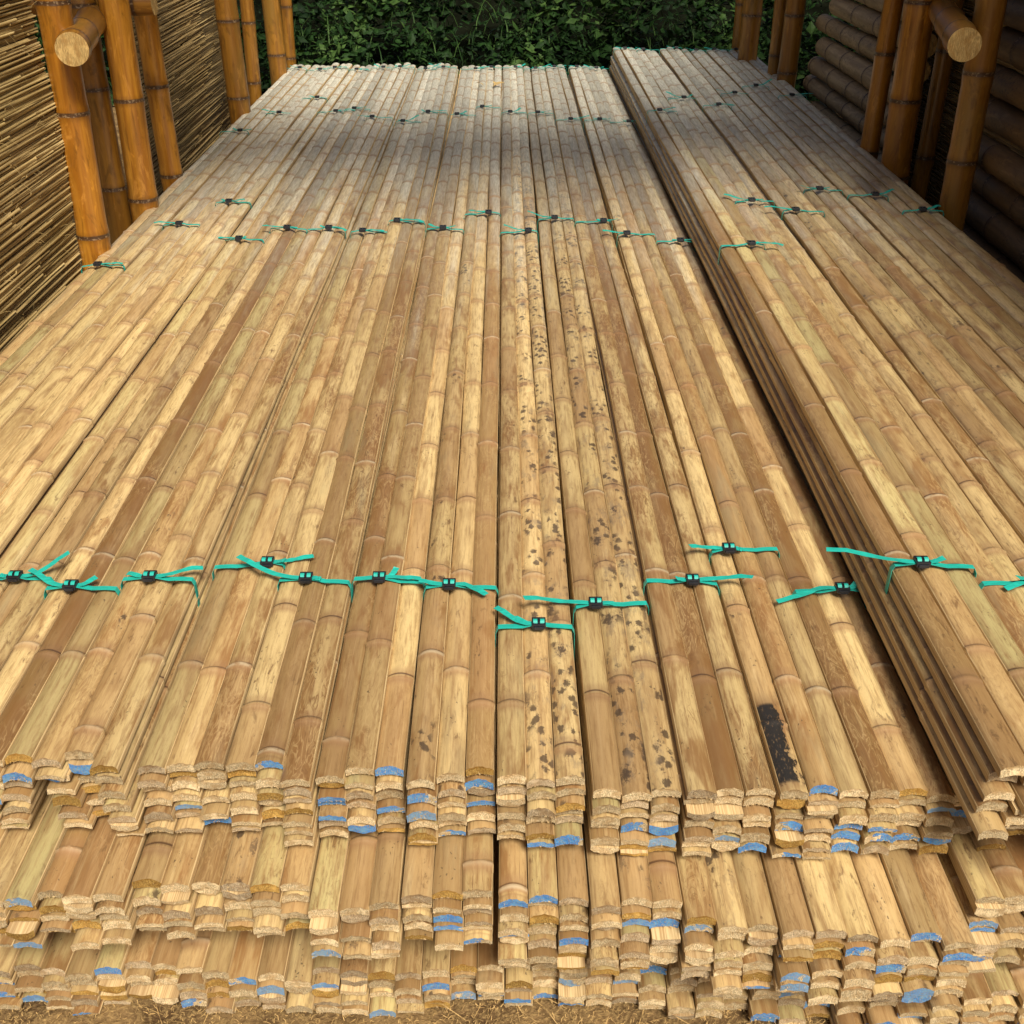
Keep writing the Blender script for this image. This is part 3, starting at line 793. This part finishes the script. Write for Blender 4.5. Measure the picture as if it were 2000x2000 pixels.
def stone(x, y, s, seed, label):
    import bmesh
    bm = bmesh.new(); bmesh.ops.create_icosphere(bm, subdivisions=3, radius=1)
    for v in bm.verts:
        k = 1+.35*mnoise.noise(v.co*1.3+Vector((seed, 0, 0)))+.1*mnoise.noise(v.co*4+Vector((seed, 0, 0)))
        v.co = Vector((v.co.x*s[0]*k, v.co.y*s[1]*k, v.co.z*s[2]*k))
    for f in bm.faces: f.smooth = True
    me = bpy.data.meshes.new('stone'); bm.to_mesh(me); bm.free(); me.materials.append(M['stone'])
    o = bpy.data.objects.new('stone', me); COL.objects.link(o); o.location = (x, y, s[2]*.4); o.rotation_euler = (0, 0, seed)
    tag(o, label, 'stone', 'stones on the soil')
stone(.05, 1.035, (.024, .018, .014), 1.3, 'brown oblong stone left of the others at the foot of the stack')
stone(.12, 1.045, (.020, .022, .020), 2.6, 'rounded grey stone under the central bottom layer bundle')
stone(.155, 1.01, (.011, .010, .008), 4.1, 'small pale stone right of the rounded grey one')

# small dry leaf lying on the stack
mb = MB()
for (cx, cy, a, l) in ((0, 0, .5, .075), (-.05, .02, 2.4, .05), (.01, .03, 1.5, .045)):
    d = Vector((math.cos(a), math.sin(a), .15)); s = Vector((-math.sin(a), math.cos(a), .3))
    pts = []
    for i in range(6):
        t = i/5; wv = .011*math.sin(math.pi*min(1, t*1.0+.02)); c = Vector((cx, cy, .002+.018*t*(1-t)*2))+d*l*t
        pts.append((mb.vert(c+s*wv), mb.vert(c-s*wv)))
    for u, v in zip(pts, pts[1:]): mb.face((u[0], v[0], v[1], u[1]), 0, True)
o = mb.build('dry_leaf', [M['leafdry']], None, (-.065, 6.40, .418)); tag(o, 'small curled dry leaf lying on the far part of the slats', 'leaf')

# ------------------------------------------------------------------ foliage behind
def foliage(name, label, cat, seed, nleaf, nblade, yoff):
    r = random.Random(seed); mb = MB()
    def surf():
        x = r.uniform(-4.2, 4.2); z = r.uniform(0, 1.0)*1.0
        y = 8.15 + z*.75 + .35*mnoise.noise(Vector((x*1.6, z*1.6, seed))) + .12*mnoise.noise(Vector((x*5, z*5, seed)))+r.uniform(0, .22)+yoff
        return Vector((x, y, z))
    for _ in range(nleaf):
        p = surf(); cl = mnoise.noise(Vector((p.x*2.2, p.z*2.4, seed+9)))
        if cl < -.18 and r.random() < .75: continue
        l = .022+.085*r.random()**2; a = r.uniform(0, 6.28); el = r.uniform(-.6, .9)
        d = Vector((math.cos(a)*math.cos(el), math.sin(a)*math.cos(el)-.2, math.sin(el))).normalized()
        s = d.cross(Vector((r.uniform(-1, 1), r.uniform(-1, .2), 1))).normalized(); nn = d.cross(s)
        tone = min(1, max(0, .45+cl*.7+r.uniform(-.35, .45)))
        w = l*r.uniform(.25, .42)
        m0 = mb.vert(p, tone=tone); m1 = mb.vert(p+d*l*.45-nn*w*.25, tone=tone); m2 = mb.vert(p+d*l, tone=tone)
        q = mb.vert(p+d*l*.42+s*w, tone=tone); t = mb.vert(p+d*l*.42-s*w, tone=tone)
        mb.face((m0, q, m1), 0, False); mb.face((q, m2, m1), 0, False); mb.face((m0, m1, t), 0, False); mb.face((m1, m2, t), 0, False)
    for _ in range(nblade):
        p = surf(); l = r.uniform(.12, .38); a = r.uniform(0, 6.28); w = r.uniform(.002, .005)
        d = Vector((math.cos(a)*.5, math.sin(a)*.5-.15, 1)).normalized(); s = Vector((math.cos(a+1.57), math.sin(a+1.57), 0))*w
        tone = r.uniform(.45, 1); ids = []; c = p.copy(); dd = d.copy()
        for k in range(6):
            f = 1-k/5.5; ids.append((mb.vert(c+s*f, tone=tone), mb.vert(c-s*f, tone=tone)))
            c = c+dd*l/5; dd = (dd+Vector((math.cos(a)*.22, math.sin(a)*.22-.05, -.34))).normalized()
        for u, v in zip(ids, ids[1:]): mb.face((u[0], v[0], v[1], u[1]), 0, True)
    o = mb.build(name, [M['leaf']]); tag(o, label, cat, None, 'stuff')
foliage('undergrowth', 'dense dark green leafy undergrowth and grass on the slope behind the stack', 'undergrowth', 4, 30000, 4600, 0)

# ------------------------------------------------------------------ light, sky, camera
w = bpy.data.worlds.new('World'); S.world = w; w.use_nodes = True
nt = w.node_tree; nt.nodes.clear()
sky = nt.nodes.new('ShaderNodeTexSky'); sky.sky_type = 'NISHITA'; sky.sun_disc = False
SUN_EL, SUN_AZ = 51, 163          # azimuth measured clockwise from +Y: behind the camera, to the right
sky.sun_elevation = rad(SUN_EL); sky.sun_rotation = rad(SUN_AZ)
sky.dust_density = 6.0; sky.air_density = .8; sky.ozone_density = .3
bg = nt.nodes.new('ShaderNodeBackground'); bg.inputs[1].default_value = .06
ow = nt.nodes.new('ShaderNodeOutputWorld')
nt.links.new(sky.outputs[0], bg.inputs[0]); nt.links.new(bg.outputs[0], ow.inputs[0])
sl = bpy.data.lights.new('sun', 'SUN'); sl.energy = 4.2; sl.angle = rad(17); sl.color = (1, .93, .82)
so = bpy.data.objects.new('sun', sl); COL.objects.link(so)
dirv = Vector((math.sin(rad(SUN_AZ))*math.cos(rad(SUN_EL)), math.cos(rad(SUN_AZ))*math.cos(rad(SUN_EL)), math.sin(rad(SUN_EL))))
so.rotation_euler = dirv.to_track_quat('Z', 'Y').to_euler()

cam = bpy.data.cameras.new('camera'); co = bpy.data.objects.new('camera', cam); COL.objects.link(co)
co.location = (0, 0, 1.5)
cam.sensor_width = 36; cam.sensor_fit = 'HORIZONTAL'; cam.lens = 36*2228/2000
cam.clip_start = .05; cam.clip_end = 500
pitch = rad(30.05); yaw = math.atan(15/2228*math.cos(pitch))
co.rotation_euler = (rad(90)-pitch, 0, -yaw)
S.camera = co
S.view_settings.view_transform = 'Standard'; S.view_settings.look = 'None'
S.view_settings.exposure = .36; S.view_settings.gamma = 1
S.render.resolution_x = S.render.resolution_y = 1024
